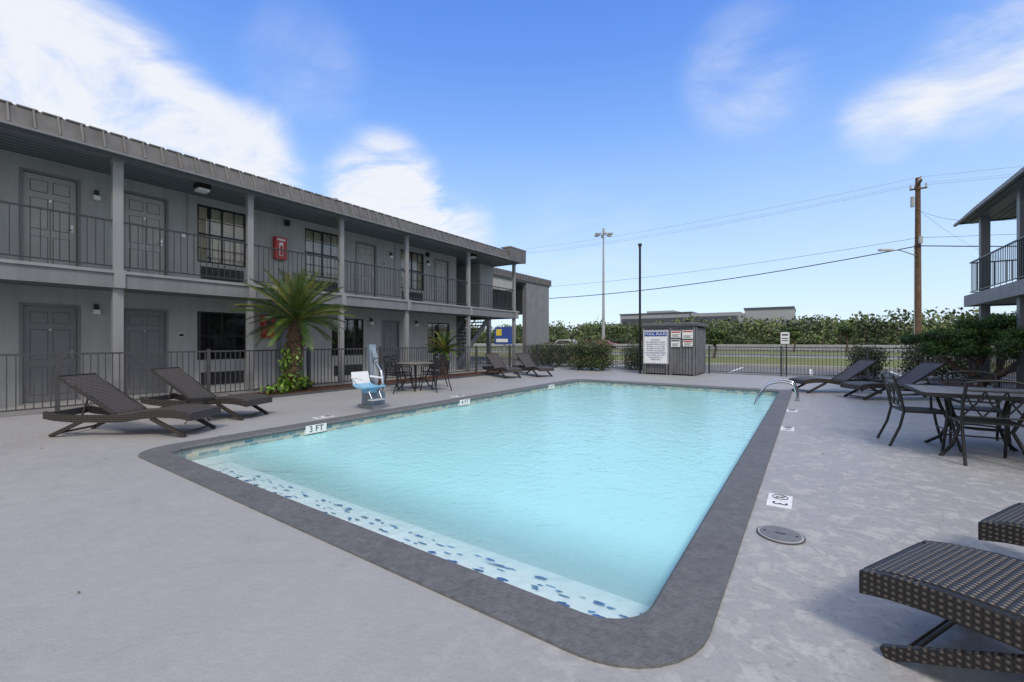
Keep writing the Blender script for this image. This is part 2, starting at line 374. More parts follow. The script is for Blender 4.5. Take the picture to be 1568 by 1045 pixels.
# ------------------------------------------------------------ left motel building
WX=-13.2; CX=-11.8
mot=empty('motel_building')
def wall(b,X,y0,y1,z0,z1,ops,k='stucco',depth=.12,sgn=1):
    ys=sorted({y0,y1,*[o[0] for o in ops],*[o[1] for o in ops]}); zs=sorted({z0,z1,*[o[2] for o in ops],*[o[3] for o in ops]})
    for i in range(len(ys)-1):
        for j in range(len(zs)-1):
            ym=(ys[i]+ys[i+1])/2; zm=(zs[j]+zs[j+1])/2
            if any(o[0]<ym<o[1] and o[2]<zm<o[3] for o in ops): continue
            b.quad((X,ys[i],zs[j]),(X,ys[i+1],zs[j]),(X,ys[i+1],zs[j+1]),(X,ys[i],zs[j+1]),k)
    for (a,c,d,e) in ops:
        Xi=X-depth*sgn
        b.quad((X,a,d),(Xi,a,d),(Xi,a,e),(X,a,e),k); b.quad((X,c,d),(X,c,e),(Xi,c,e),(Xi,c,d),k)
        b.quad((X,a,d),(X,c,d),(Xi,c,d),(Xi,a,d),k); b.quad((X,a,e),(Xi,a,e),(Xi,c,e),(X,c,e),k)
DZ0,DZ1=2.39,2.74
up_d=[(-1.2,-.3),(1.57,2.47),(3.15,4.05),(9.45,10.35),(13.35,14.25)]
up_w=[(-3,-1.8),(4.67,5.87),(7.6,8.85),(11.5,12.75)]
lo_d=[(-1.2,-.3),(1.57,2.47),(3.15,4.05),(6.7,7.55),(10.6,11.45)]
lo_w=[(-3,-1.8),(4.67,5.87),(8.54,9.8),(12.95,14.3)]
ops_u=[(a,c,DZ1,4.83) for a,c in up_d]+[(a,c,3.38,4.9) for a,c in up_w]+[(a+.08,c-.08,2.95,3.27) for a,c in up_w]
ops_l=[(a,c,.02,2.08) for a,c in lo_d]+[(a,c,.80,2.08) for a,c in lo_w]+[(a+.08,c-.08,.13,.47) for a,c in lo_w]
b=B('walls',mot)
wall(b,WX,-6,14.75,DZ1-.1,5.2,ops_u); wall(b,WX,-6,14.75,0,DZ1-.1,ops_l)
b.quad((WX,14.75,0),(-24,14.75,0),(-24,14.75,5.2),(WX,14.75,5.2),'stucco')
b.quad((WX,-6,0),(-24,-6,0),(-24,-6,5.2),(WX,-6,5.2),'stucco'); b.quad((-24,-6,0),(-24,14.75,0),(-24,14.75,5.2),(-24,-6,5.2),'stucco')
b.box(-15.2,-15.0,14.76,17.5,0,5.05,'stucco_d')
b.box(-14.9,WX,16.45,17.5,2.74,5.08,'stucco')
b.done()
def door(parent,a,c,z0,z1,k):
    b=B('door',parent); X=WX-.06
    b.box(X-.04,X,a+.05,c-.05,z0+.01,z1-.05,k)
    for (q0,q1) in ((a,a+.05),(c-.05,c)): b.box(WX-.119,WX+.014,q0,q1,z0,z1,'trim')
    b.box(WX-.119,WX+.014,a+.05,c-.05,z1-.05,z1,'trim')
    b.box(X,X+.004,a+.05,a+.060,z0+.01,z1-.05,'groove'); b.box(X,X+.004,c-.060,c-.05,z0+.01,z1-.05,'groove'); b.box(X,X+.004,a+.060,c-.060,z1-.06,z1-.05,'groove')
    w=c-a-.1; H=z1-z0
    for col in (0,1):
        y0=a+.05+w*(.13+col*.41); y1=y0+w*.33
        for (f0,f1) in ((.07,.36),(.43,.74),(.80,.92)):
            za=z0+H*f0; zb_=z0+H*f1
            b.box(X,X+.003,y0,y1,za,zb_,'groove')
            b.box(X+.003,X+.010,y0+.014,y1-.014,za+.014,zb_-.014,k)
    b.box(X,X+.02,c-.15,c-.10,z0+.92,z0+1.08,'steel'); b.tube([(X+.01,c-.125,z0+.97),(X+.06,c-.125,z0+.97),(X+.06,c-.22,z0+.97)],.01,'steel',6)
    b.box(X,X+.006,(a+c)/2-.02,(a+c)/2+.02,z0+1.5,z0+1.54,'steel')
    b.done(.002)
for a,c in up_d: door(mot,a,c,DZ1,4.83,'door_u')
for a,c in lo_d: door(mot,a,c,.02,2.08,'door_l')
def window(parent,a,c,z0,z1,ck,part):
    b=B('window',parent); X=WX-.03
    fw=.045
    b.box(X-.05,X,a,a+fw,z0,z1,'frame'); b.box(X-.05,X,c-fw,c,z0,z1,'frame'); b.box(X-.05,X,a+fw,c-fw,z0,z0+fw,'frame'); b.box(X-.05,X,a+fw,c-fw,z1-fw,z1,'frame')
    m=(a+c)/2; b.box(X-.048,X+.004,a+fw,c-fw,(z0+z1)/2-.022,(z0+z1)/2+.022,'frame'); b.box(X-.047,X+.002,m-.018,m+.018,z0+fw,z1-fw,'frame')
    for i in range(1,4):
        if i!=2: 
            y=a+(c-a)*i/4; b.box(X-.03,X-.008,y-.010,y+.010,z0+fw,z1-fw,'frame')
            z=z0+(z1-z0)*i/4; b.box(X-.029,X-.010,a+fw,c-fw,z-.010,z+.010,'frame')
    b.quad((X-.02,a,z0),(X-.02,c,z0),(X-.02,c,z1),(X-.02,a,z1),'glass')
    b.quad((X-.6,a-.3,z0-.2),(X-.6,c+.3,z0-.2),(X-.6,c+.3,z1+.1),(X-.6,a-.3,z1+.1),'curt')
    for (f0,f1) in part:
        y0=a+(c-a)*f0; y1=a+(c-a)*f1; N=int((y1-y0)/.04)+2
        pr=[(X-.075+.012*math.sin(i*1.6),y0+(y1-y0)*i/(N-1)) for i in range(N)]
        for i in range(N-1): b.quad((pr[i][0],pr[i][1],z0),(pr[i+1][0],pr[i+1][1],z0),(pr[i+1][0],pr[i+1][1],z1),(pr[i][0],pr[i][1],z1),ck)
    b.done()
def ac(parent,a,c,z0,z1):
    b=B('air_conditioner',parent); X=WX+.02
    b.box(WX-.1,X,a,c,z0,z1,'grille')
    for i in range(7):
        z=z0+.02+(z1-z0-.04)*i/6; b.box(X,X+.012,a+.02,c-.02,z-.005,z+.005,'black')
    for i in range(1,4):
        y=a+(c-a)*i/4; b.box(X,X+.014,y-.012,y+.012,z0,z1,'black')
    b.done()
parts=[[(0,1)],[(.04,.22),(.30,1)],[(0,.5),(.56,1)],[(0,1)]]
for i,(a,c) in enumerate(up_w): window(mot,a,c,3.38,4.9,'cream',parts[i]); ac(mot,a+.08,c-.08,2.95,3.27)
for i,(a,c) in enumerate(lo_w): window(mot,a,c,.8,2.08,'cream' if i==3 else 'curt',[(0,.4),(.6,1)]); ac(mot,a+.08,c-.08,.13,.47)
b=B('balcony_deck',mot)
b.box(WX+.002,CX+.06,-6,17.5,DZ0+.05,DZ1-.02,'soffit')
b.box(CX+.06,CX+.12,-6,17.56,DZ0,DZ1-.06,'trim'); b.box(CX+.04,CX+.16,-6,17.6,DZ1-.06,DZ1,'col')
b.box(WX-1.7,CX+.06,17.5,17.56,DZ0,DZ1-.06,'trim'); b.box(-14.95,WX+.002,14.77,17.49,DZ0+.1,DZ1-.02,'soffit')
b.done()
cols=[-2.4,.2,2.76,5.33,7.95,10.55,13.94,17.34]
b=B('columns',mot)
for y in cols:
    w=.085 if y==2.76 else .07
    b.box(CX-w,CX+.058,y-w,y+w,0,DZ0+.05,'col'); b.box(CX-w,CX+.055,y-w,y+w,DZ1,5.08,'col')
    b.box(CX-w-.02,CX+.075,y-w-.02,y+w+.02,4.98,5.07,'col')
    b.box(CX-.04,CX+.165,y-w-.005,y+w+.005,DZ0-.005,DZ1+.02,'col')
b.done(.006)
b=B('balcony_railing',mot)
def rail_run(b,X,y0,y1,z0,h,k,sp=.125,th=.011,axis='Y'):
    def bx(p0,p1,q,w,za,zb_):
        if axis=='Y': b.box(X-w,X+w,p0,p1,za,zb_,k)
        else: b.box(p0,p1,X-w,X+w,za,zb_,k)
    bx(y0,y1,0,.02,z0+h-.035,z0+h); bx(y0,y1,0,.015,z0+.09,z0+.115)
    N=max(2,int((y1-y0)/sp))
    for i in range(1,N):
        y=y0+(y1-y0)*i/N; bx(y-th/1.6,y+th/1.6,0,th/1.6,z0+.115,z0+h-.035)
for i in range(len(cols)-1): rail_run(b,CX,cols[i]+.08,cols[i+1]-.08,DZ1,1.05,'rail')
rail_run(b,17.44,WX-1.5,CX-.08,DZ1,1.05,'rail',axis='X')
b.done()
b=B('roof',mot)
b.box(-24,-11.42,-6,17.6,5.1,5.13,'soffit'); b.box(CX-.09,CX+.09,-6,17.5,5.06,5.098,'trim')
fx=-11.36
b.add([(fx,-6,5.06),(fx,17.62,5.06),(fx-.16,17.62,5.46),(fx-.16,-6,5.46)],[(0,1,2,3)],'roofm')
b.box(fx-.05,fx+.02,-6,17.64,5.03,5.075,'trim')
b.quad((fx-.16,-6,5.46),(fx-.16,17.62,5.46),(-24,17.62,5.9),(-24,-6,5.9),'rooftop')
b.add([(fx,17.62,5.06),(fx-.16,17.62,5.46),(-24,17.62,5.9),(-24,17.62,5.06)],[(0,1,2,3)],'roofm')
y=-5.9
while y<16.4:
    b.bar((fx+.010,y,5.08),(fx-.152,y,5.47),.03,.03,'roofseam')
    b.box(fx-.20,fx-.13,y-.2,y+.06,5.45,5.475,'roofseam'); y+=.31
b.box(fx-.28,fx+.03,16.35,17.68,5.06,5.62,'roofm'); b.box(fx-.5,fx+.05,16.33,17.7,5.62,5.67,'trim')
b.tube([(-14,9.2,5.4),(-14,9.2,6.25)],.05,'galv'); b.tube([(-14,9.2,6.25),(-14,9.2,6.4)],.09,'galv')
b.tube([(-15.5,6.2,5.4),(-15.5,6.2,5.95)],.05,'galv')
b.done()
b=B('light_fixtures',mot)
for y,z in ((2.72,4.55),(4.35,4.0),(11.0,4.55),(8.95,4.2),(12.95,4.55),(2.72,2.0),(10.1,2.0),(12.3,2.0)):
    if z in(4.0,4.2): b.box(WX,WX+.03,y-.05,y+.05,z-.05,z+.05,'white'); continue
    b.box(WX,WX+.07,y-.035,y+.035,z,z+.12,'black'); b.box(WX+.001,WX+.1,y-.055,y+.055,z-.1,z-.002,'white')
for y in (1.0,4.4,14.6): b.box(-12.3,-12.0,y-.13,y+.13,4.98,5.097,'black'); b.box(-12.28,-12.02,y-.12,y+.12,4.92,4.979,'white')
for y,z in ((4.32,1.45),(1.1,1.5),(10.7,4.2),(1.1,4.2)):
    b.box(WX,WX+.012,y-.07,y+.07,z-.06,z+.06,'lightgray'); b.box(WX+.012,WX+.014,y-.05,y+.05,z-.03,z+.03,'ink')
for y in (7.0,12.9): b.box(WX,WX+.12,y-.06,y+.06,4.82,4.98,'black')
b.tube([(WX+.015,4.45,4.0),(WX+.015,4.45,5.08)],.012,'col',6); b.tube([(WX+.015,11.2,3.1),(WX+.015,11.2,5.08)],.012,'col',6)
b.done()
for (y,z) in ((6.6,3.75),(6.25,1.4)):
    b=B('fire_extinguisher_cabinet'); X=WX
    b.box(X+.002,X+.16,y,y+.34,z,z+.66,'red'); b.box(X+.16,X+.166,y+.11,y+.23,z+.1,z+.5,'white' if z>3 else 'ink')
    b.tube([(X+.175,y+.17,z+.12),(X+.175,y+.17,z+.4)],.035,'red'); b.box(X+.16,X+.17,y+.05,y+.29,z+.55,z+.61,'white')
    b.done(.004)
b=B('staircase',mot)
for i in range(15):
    y=14.8+i*.18; z=.18*(i+1)*.97; b.box(-14.6,-13.35,y,y+.28,z-.05,z,'trim')
for X in (-14.6,-13.3): b.bar((X,14.8,.1),(X,17.5,2.65),.05,.25,'trim'); b.bar((X,14.8,1.0),(X,17.5,3.55),.04,.04,'rail')
for i in range(12):
    y=14.9+i*.22; z=.1+(y-14.8)*.944; b.box(-13.31,-13.29,y-.01,y+.01,z,z+.9,'rail')
b.done()
b=B('motel_portico',None)
b.box(-24,-14.9,19.4,26.3,5.0,5.1,'soffit'); b.box(-24,-14.82,19.3,26.4,5.1,5.5,'roofm')
y=19.4
while y<26.4: b.box(-14.82,-14.79,y,y+.04,5.1,5.52,'roofseam'); y+=.31
b.box(-15.2,-14.9,23.3,26.2,0,5.0,'trim'); b.box(-16.6,-15.2,26.0,26.2,0,5.0,'stucco'); b.box(-15.1,-14.9,19.4,19.6,0,5.0,'trim')
b.box(-24,-16.6,26.0,26.2,3.2,5.0,'stucco'); b.box(-15.1,-14.95,19.6,22.0,4.3,5.0,'stucco'); b.box(-23,-22.8,18,22,0,5,'stucco')
b.done()
# ------------------------------------------------------------ right building
rb=empty('motel_building')
b=B('walls',rb); 
wall(b,5.7,4,19.0,0,5.1,[(16.5,17.4,.02,2.08),(16.5,17.4,2.74,4.83),(13.6,14.8,.8,2.08),(13.6,14.8,3.38,4.9)],sgn=-1)
b.quad((5.7,19,0),(16,19,0),(16,19,5.1),(5.7,19,5.1),'stucco'); 
for z in (.02,2.74): b.box(5.76,5.8,16.5,17.4,z,z+2.07,'door_l')
for z in (.8,3.38): b.box(5.76,5.8,13.6,14.8,z,z+1.5 if z>1 else 2.08,'carglass')
b.done()
b=B('columns',rb)
for y in (18.7,15.8,12.9,10.0,7.1): b.box(4.22,4.42,y-.1,y+.1,0,DZ0,'trim'); b.box(4.22,4.42,y-.1,y+.1,DZ1,5.08,'trim')
b.done(.006)
b=B('balcony_deck',rb); b.box(4.16,5.7,4,19.6,DZ0+.05,DZ1-.02,'soffit'); b.box(4.08,4.16,4,19.66,DZ0,DZ1,'trim'); b.box(4.16,5.7,19.6,19.66,DZ0,DZ1,'trim'); b.box(5.7,9,19.05,19.66,DZ0,DZ1,'trim'); b.done()
b=B('balcony_railing',rb)
rail_run(b,4.2,4,19.55,DZ1,1.05,'rail'); rail_run(b,19.6,4.24,8,DZ1,1.05,'rail',axis='X'); b.done()
b=B('roof',rb); b.box(3.95,16,4,19.7,5.1,5.14,'soffit')
b.box(4.18,4.46,4,19.5,5.0,5.098,'trim')
b.quad((3.9,4,5.06),(3.9,19.75,5.06),(4.3,19.75,5.5),(4.3,4,5.5),'roofm'); b.quad((4.3,4,5.5),(4.3,19.75,5.5),(16,19.75,5.9),(16,4,5.9),'rooftop')
b.add([(3.9,19.75,5.06),(4.3,19.75,5.5),(16,19.75,5.9),(16,19.75,5.06)],[(0,1,2,3)],'roofm')
b.box(3.86,3.93,4,19.78,5.02,5.09,'trim')
y=4
while y<19.7: b.bar((3.89,y,5.08),(4.29,y,5.52),.035,.035,'roofseam'); y+=.31
b.box(4.9,5.05,18.2,18.4,4.95,5.098,'black'); b.box(4.88,5.07,18.18,18.42,4.9,4.949,'lightgray')
b.done()
# ------------------------------------------------------------ fences
def fence(name,axis,X,y0,y1,k='railg',h=1.1,posts=2.4):
    b=B(name); 
    rail_run(b,X,y0,y1,0,h-.02,k,sp=.105,th=.012,axis=axis)
    y=y0
    while y<=y1+.01:
        if axis=='Y': b.box(X-.03,X+.03,y-.03,y+.03,0,h+.02,k)
        else: b.box(y-.03,y+.03,X-.03,X+.03,0,h+.02,k)
        y+=(y1-y0)/max(1,round((y1-y0)/posts))
    return b.done()
fence('metal_fence','Y',-11.3,-3,18.65)
fence('metal_fence','X',18.7,-11.25,-5.5)
fence('metal_fence','X',18.7,-3.3,4.05)
fence('metal_fence','Y',4.0,2,18.65)
b=B('gate_sign'); b.box(-.72,-.68,18.62,18.66,0,1.5,'rail'); b.box(-.87,-.6,18.6,18.618,1.2,1.62,'white'); b.box(-.83,-.64,18.595,18.599,1.5,1.55,'ink'); b.box(-.83,-.64,18.595,18.599,1.38,1.41,'ink'); b.box(-.83,-.64,18.595,18.599,1.3,1.33,'ink'); b.done()
# enclosure
b=B('equipment_enclosure'); X0,X1,Y0,Y1=-5.42,-3.45,17.0,18.9
b.box(X0+.05,X1-.05,Y0+.03,Y1,0,1.85,'shed_d')
x=X0+.04
while x<X1-.1: b.box(x,x+.085,Y0,Y0+.025,.06,1.8,'shed'); x+=.105
y=Y0+.04
while y<Y1-.05: b.box(X1-.048,X1-.02,y,y+.085,.06,1.8,'shed'); b.box(X0+.02,X0+.048,y,y+.085,.06,1.8,'shed'); y+=.105
for x in (X0,X1-.09,-4.4): b.box(x,x+.09,Y0-.03,Y0-.002,0,1.85,'shed')
b.box(X1-.018,X1+.02,Y0-.03,Y0+.08,0,1.85,'shed'); b.box(X0+.091,-4.401,Y0-.028,Y0-.001,1.803,1.848,'shed'); b.box(-4.309,X1-.091,Y0-.028,Y0-.001,1.803,1.848,'shed')
b.box(X0-.06,X1+.08,Y0-.08,Y1+.05,1.86,1.93,'shedroof'); b.box(X0,X1+.02,Y0-.02,Y1,1.93,2.0,'shed')
b.done()
b=B('pool_rules_sign'); sx0,sx1=-5.37,-4.42; yf=16.9
b.box(sx0,sx1,yf,yf+.02,.42,1.72,'white'); b.box(sx0+.05,sx1-.05,yf-.004,yf,1.48,1.66,'signblue')
for (p) in ((sx0+.02,sx1-.02,1.69,1.705),(sx0+.02,sx1-.02,.435,.45)): b.box(p[0],p[1],yf-.003,yf,p[2],p[3],'signblue')
for x in (sx0+.02,sx1-.035): b.box(x,x+.015,yf-.003,yf,.45,1.69,'signblue')
b.box(sx0+.04,sx0+.09,yf+.02,yf+.06,0,1.7,'shed'); b.box(sx1-.09,sx1-.04,yf+.02,yf+.06,0,1.7,'shed')
o=b.done()
xm=(sx0+sx1)/2
text('title','POOL RULES',.145,(xm,yf-.006,1.57),(rad(90),0,0),'white',o)
rows=['NO DIVING','NO LIFEGUARD ON DUTY','CHILDREN MUST BE WITH','AN ADULT AT ALL TIMES','NO GLASS IN POOL AREA','NO PETS  NO RUNNING','SHOWER BEFORE ENTERING','POOL HOURS 9AM - 9PM','MAX CAPACITY 32','GUESTS ONLY']
text('rules','\n'.join(rows),.062,(xm,yf-.004,.965),(rad(90),0,0),'signblue',o,space=1.35)
for (x0,x1,z0,z1,hk) in ((-4.33,-3.98,1.42,1.68,'red'),(-3.92,-3.55,1.38,1.7,'red'),(-4.33,-4.0,1.08,1.36,'ink'),(-3.9,-3.56,1.1,1.33,'red')):
    b=B('notice_sign'); b.box(x0,x1,16.945,16.965,z0,z1,'white'); b.box(x0+.02,x1-.02,16.94,16.944,z1-.07,z1-.025,hk)
    for q in range(3): b.box(x0+.04,x1-.04-.05*(q%2),16.941,16.944,z0+.03+q*.04,z0+.045+q*.04,'ink')
    b.done()
b=B('enclosure_post'); b.tube([(-5.6,17.2,0),(-5.6,17.2,5.1)],.045,'black',10); b.tube([(-5.6,17.2,5.1),(-5.6,17.2,5.2)],.075,'black',10); b.done()
# ------------------------------------------------------------ loungers
def lounger(x,y,deg,back=True):
    b=B('wicker_lounge_chair',loc=(x,y,0),rz=rad(deg)); W=.31
    top=[(.975,.325),(.9,.348),(.75,.368),(.55,.372),(.35,.355),(.15,.318),(0,.300),(-.12,.30)]
    b.strip([(p,z) for p,z in top],-W+.035,W-.035,.03,'wicker')
    for s_ in (-1,1):
        y0,y1=(s_*W,s_*(W-.045)); y0,y1=min(y0,y1),max(y0,y1)
        prof=[(1.0,.318),(.9,.343),(.75,.363),(.55,.367),(.35,.350),(.15,.315),(0,.30),(-.3,.30),(-.6,.30),(-.85,.32),(-1.0,.35)]
        b.strip(prof,y0,y1,.10,'wickerf')
        ym=(y0+y1)/2
        b.bar((.45,ym,.26),(.92,ym,.012),.04,.05,'wickerf'); b.bar((-.48,ym,.22),(-.92,ym,.012),.04,.05,'wickerf')
        if back: 
            b.bar((-.08,ym-s_*.045,.30),(-.84,ym-s_*.045,.80),.035,.04,'wickerf')
            b.bar((-.45,ym-s_*.05,.53),(-.55,ym-s_*.05,.24),.02,.025,'wickerf')
    b.box(.96,1.003,-W+.046,W-.046,.22,.318,'wickerf'); b.box(-1.0,-.96,-W+.046,W-.046,.24,.33,'wickerf')
    b.box(-.05,0,-W+.046,W-.046,.21,.26,'wickerf')
    b.bar((.85,-W+.03,.05),(.85,W-.03,.05),.025,.025,'wickerf'); b.bar((-.85,-W+.03,.05),(-.85,W-.03,.05),.025,.025,'wickerf')
    if back: b.strip([(-.84,.82),(-.7,.735),(-.45,.555),(-.25,.42),(-.09,.325)],-W+.06,W-.06,.03,'wicker'); b.bar((-.845,-W+.05,.805),(-.845,W-.05,.805),.045,.05,'wickerf')
    b.done(.006)
lounger(-7.86,2.04,34)
lounger(-8.6,3.2,26)
lounger(-9.3,12.85,-27); lounger(-8.65,13.95,-27)
lounger(.55,13.75,214); lounger(1.6,12.95,212)
lounger(1.20,2.17,151.7); lounger(1.78,3.17,151.7)
b=B('side_table',loc=(-7.95,2.85,0)); disc(b,.2,.36,.38,'black',24)
for i in range(3):
    a=i*2.1; b.tube([(.17*math.cos(a),.17*math.sin(a),.36),(.05*math.cos(a),.05*math.sin(a),.2),(.2*math.cos(a),.2*math.sin(a),0)],.009,'black',6)
b.done()
# ------------------------------------------------------------ tables & chairs
def chair(x,y,deg):
    b=B('patio_chair',loc=(x,y,0),rz=rad(deg))
    k='black'; w=.235
    b.box(-w,w,-.2,.23,.425,.445,k)
    for i in range(9): b.box(-w+.02+i*.052,-w+.032+i*.052,-.2,.23,.4452,.449,'rail')
    for s_ in (-1,1):
        b.tube([(s_*w,.22,.43),(s_*(w+.01),.25,.25),(s_*(w+.02),.31,0)],.015,k,6)
        b.tube([(s_*(w+.01),-.34,0),(s_*w,-.24,.25),(s_*w,-.2,.44),(s_*w,-.24,.66),(s_*(w-.01),-.30,.86)],.015,k,6)
        b.tube([(s_*w,-.24,.64),(s_*(w+.04),-.05,.66),(s_*(w+.04),.14,.65),(s_*(w+.02),.2,.60),(s_*w,.2,.44)],.014,k,6)
    def bk(u,z): return (u,-.2-.04*(z-.44)/.22 if z<.66 else -.24-.06*(z-.66)/.2,z)
    b.tube([bk(-w+.01,.86),(-.12,-.305,.885),(0,-.31,.892),(.12,-.305,.885),bk(w-.01,.86)],.015,k,6)
    b.tube([bk(-w,.50),bk(w,.50)],.011,k,6); b.tube([bk(-w,.78),bk(w,.78)],.011,k,6)
    for i in range(3):
        u0=-w+i*2*w/3; u1=u0+2*w/3
        b.tube([bk(u0,.50),bk((u0+u1)/2+.02,.64),bk(u1,.78)],.009,k,5); b.tube([bk(u1,.50),bk((u0+u1)/2-.02,.64),bk(u0,.78)],.009,k,5)
    b.tube([(-w,.25,.22),(w,.25,.22)],.009,k,5)
    b.done()
def table(x,y,sz,rnd=False):
    b=B('patio_table',loc=(x,y,0)); h=sz/2
    if rnd: disc(b,h,.69,.72,'tabletop',36); disc(b,h+.015,.675,.70,'black',36)
    else:
        b.box(-h,h,-h,h,.70,.72,'tabletop')
        for s_ in (-1,1): b.box(-h-.02,h+.02,s_*(h+.01)-.014,s_*(h+.01)+.014,.68,.725,'black'); b.box(s_*(h+.01)-.014,s_*(h+.01)+.014,-h,h,.68,.724,'black')
        N=7
        for i in range(1,N): q=-h+2*h*i/N; b.box(q-.003,q+.003,-h,h,.7201,.7215,'black'); b.box(-h,h,q-.003,q+.003,.7201,.7214,'black')
    for sx in (-1,1):
        for sy in (-1,1):
            b.tube([(sx*h*.6,sy*h*.6,.69),(sx*h*.5,sy*h*.5,.5),(sx*h*.38,sy*h*.38,.3),(sx*h*.5,sy*h*.5,.12),(sx*h*.72,sy*h*.72,0)],.019,'black',7)
    ring=[(h*.36*math.cos(a*math.pi/8),h*.36*math.sin(a*math.pi/8)*1,.3) for a in range(17)]
    b.tube(ring,.01,'black',6,False); b.done()
table(1.62,7.2,1.1)
chair(1.56,6.75,4); chair(1.12,7.35,-82); chair(1.75,7.95,175); chair(2.35,7.2,92)
table(-8.7,8.1,.95,True)
chair(-8.62,7.45,-5); chair(-9.35,8.05,-90); chair(-8.05,8.2,85); chair(-8.75,8.8,180)
# ------------------------------------------------------------ pool lift
b=B('pool_lift',loc=(-7.05,5.5,0),rz=rad(0))
b.box(-.28,.2,-.2,.2,0,.06,'liftbase'); b.box(-.22,.12,-.15,.15,.06,.30,'liftgray'); b.box(-.2,.04,-.1,.1,.30,.40,'liftbase')
b.bar((-.05,0,.3),(-.18,.05,1.22),.13,.16,'liftgray'); b.bar((.05,-.02,.35),(.0,.02,1.0),.07,.09,'liftbase')
b.bar((-.17,.05,1.2),(.04,-.02,.95),.09,.08,'liftgray')
b.tube([(.0,0,.9),(.28,-.08,.72),(.36,-.1,.5),(.30,-.12,.40)],.025,'chrome',8)
sx,sy=.26,-.34
b.strip([(sx-.22,.50),(sx-.1,.46),(sx+.1,.45),(sx+.22,.48)],sy-.20,sy+.20,.035,'blueplastic')
b.strip([(sx-.28,.72),(sx-.25,.61),(sx-.21,.50)],sy-.19,sy+.19,.04,'white')
for s_ in (-1,1): b.bar((sx-.24,sy+s_*.21,.62),(sx+.12,sy+s_*.21,.60),.035,.03,'white'); b.tube([(sx+.1,sy+s_*.11,.45),(sx+.22,sy+s_*.11,.24)],.012,'chrome',6)
b.box(sx+.15,sx+.28,sy-.15,sy+.15,.21,.23,'lightgray'); b.box(sx-.1,sx+.1,sy-.1,sy+.1,.34,.43,'blueplastic')
b.done(.012)
# ------------------------------------------------------------ planting
b=B('mulch_bed'); b.box(-11.24,-10.15,4.7,18.6,.0,.035,'mulch')
for i in range(2500):
    x=R.uniform(-11.2,-10.2); y=R.uniform(4.75,14); a=R.uniform(0,6.3); s_=R.uniform(.02,.05); q=R.uniform(.036,.06)
    b.add([(x,y,q),(x+s_*math.cos(a),y+s_*math.sin(a),q+R.uniform(-.01,.02)),(x+s_*math.cos(a)-.01*math.sin(a),y+s_*math.sin(a)+.012*math.cos(a),q)],[(0,1,2)],'mulch')
b.box(-10.149,-10.08,4.63,18.6,0,.05,'shedroof'); b.box(-11.24,-10.08,4.6,4.66,0,.05,'shedroof')
b.box(3.2,3.95,14.5,18.6,0,.035,'mulch'); b.box(3.13,3.2,14.5,18.6,0,.05,'shedroof')
b.done()
def palm(name,x,y,th,tr,fl,nf,lean=.1,lw=.017):
    b=B(name,loc=(x,y,0))
    N=14; pts=[(lean*(i/N)**1.3,.03*math.sin(i),th*i/N) for i in range(N+1)]
    b.tube(pts,[tr*(1.25-.25*i/N+(.10 if i%2 else -.05)) for i in range(N+1)],'palmbark',10)
    for i in range(int(th*70)):
        z=R.uniform(.15,1)*th; a=R.uniform(0,6.28); f=z/th; cx=lean*f**1.3
        b.bar((cx+tr*.9*math.cos(a),tr*.9*math.sin(a),z),(cx+(tr+.07)*math.cos(a),(tr+.07)*math.sin(a),z+.09),.035,.015,'palmbark')
    c=Vector((lean,0,th))
    for i in range(nf):
        az=i*2.39996+R.uniform(-.2,.2); f=i/nf; el=rad(84-100*f**1.05+R.uniform(-7,7)); L=fl*R.uniform(.88,1.08)*(1 if f<.75 else .88)
        d=Vector((math.cos(az),math.sin(az),0)); p=c.copy(); e=el; seg=12; P=[p.copy()]; T=[]
        for s_ in range(seg):
            t=d*math.cos(e)+Vector((0,0,1))*math.sin(e); T.append(t); p=p+t*L/seg; P.append(p.copy()); e-=rad(R.uniform(1.0,3.6))*(1+.5*f)
        k=('palm1','palm1','palm2','palm3')[R.randrange(4)] if f<.7 else ('palm3','palm1')[R.randrange(2)]
        b.tube(P,[.011*(1-.8*q/seg) for q in range(seg+1)],k,4,False)
        side=Vector((-d.y,d.x,0))
        for s_ in range(2*seg+8):
            u=(.12+.88*s_/(2*seg+8))*seg; q=int(min(u,seg-1)); pp=P[q].lerp(P[q+1],u-q); t=T[q]; nn=side.cross(t).normalized()
            ll=L*.17*math.sin(math.pi*(.12+.80*s_/(2*seg+8)))+.04
            for sg in (-1,1):
                dd=(side*sg*.6+t*.95+nn*(-.28 if nn.z<0 else .28)+Vector((R.uniform(-.08,.08),R.uniform(-.08,.08),R.uniform(-.1,.05)))).normalized()
                wv=t*lw*.6
                b.add([pp-wv,pp+wv,pp+dd*ll*.6+wv*.8,pp+dd*ll+Vector((0,0,-.06*ll)),pp+dd*ll*.6-wv*.8],[(0,1,2,3,4)],k)
    return b
b=palm('palm_tree',-10.75,5.85,1.80,.15,1.34,92,.22); b.done()
b=palm('palm_tree',-11.0,11.6,.95,.12,.75,40,.05); b.done()
b=B('ivy_plant')
leaves(b,[((-10.75,5.85,.25),(.30,.32,.25),500),((-10.7,5.8,.75),(.22,.24,.4),420),((-10.62,5.9,1.2),(.17,.18,.25),160),((-11.0,6.2,.15),(.3,.35,.15),200),((-10.6,5.4,.12),(.25,.3,.12),160)],.12,['leaf2','ivy','ivy'],.5,.5)
for i in range(30):
    a=R.uniform(0,6.28); p=(-10.75+.1*math.cos(a),5.85+.1*math.sin(a),.05); L=R.uniform(.3,.6)
    e=Vector((math.cos(a)*.5,math.sin(a)*.5,R.uniform(.4,1))).normalized()*L; s_=Vector((-math.sin(a),math.cos(a),0))*.02
    b.add([Vector(p)-s_,Vector(p)+s_,Vector(p)+e*.6+s_*1.2,Vector(p)+e,Vector(p)+e*.6-s_*1.2],[(0,1,2,3,4)],'ivy')
b.done()
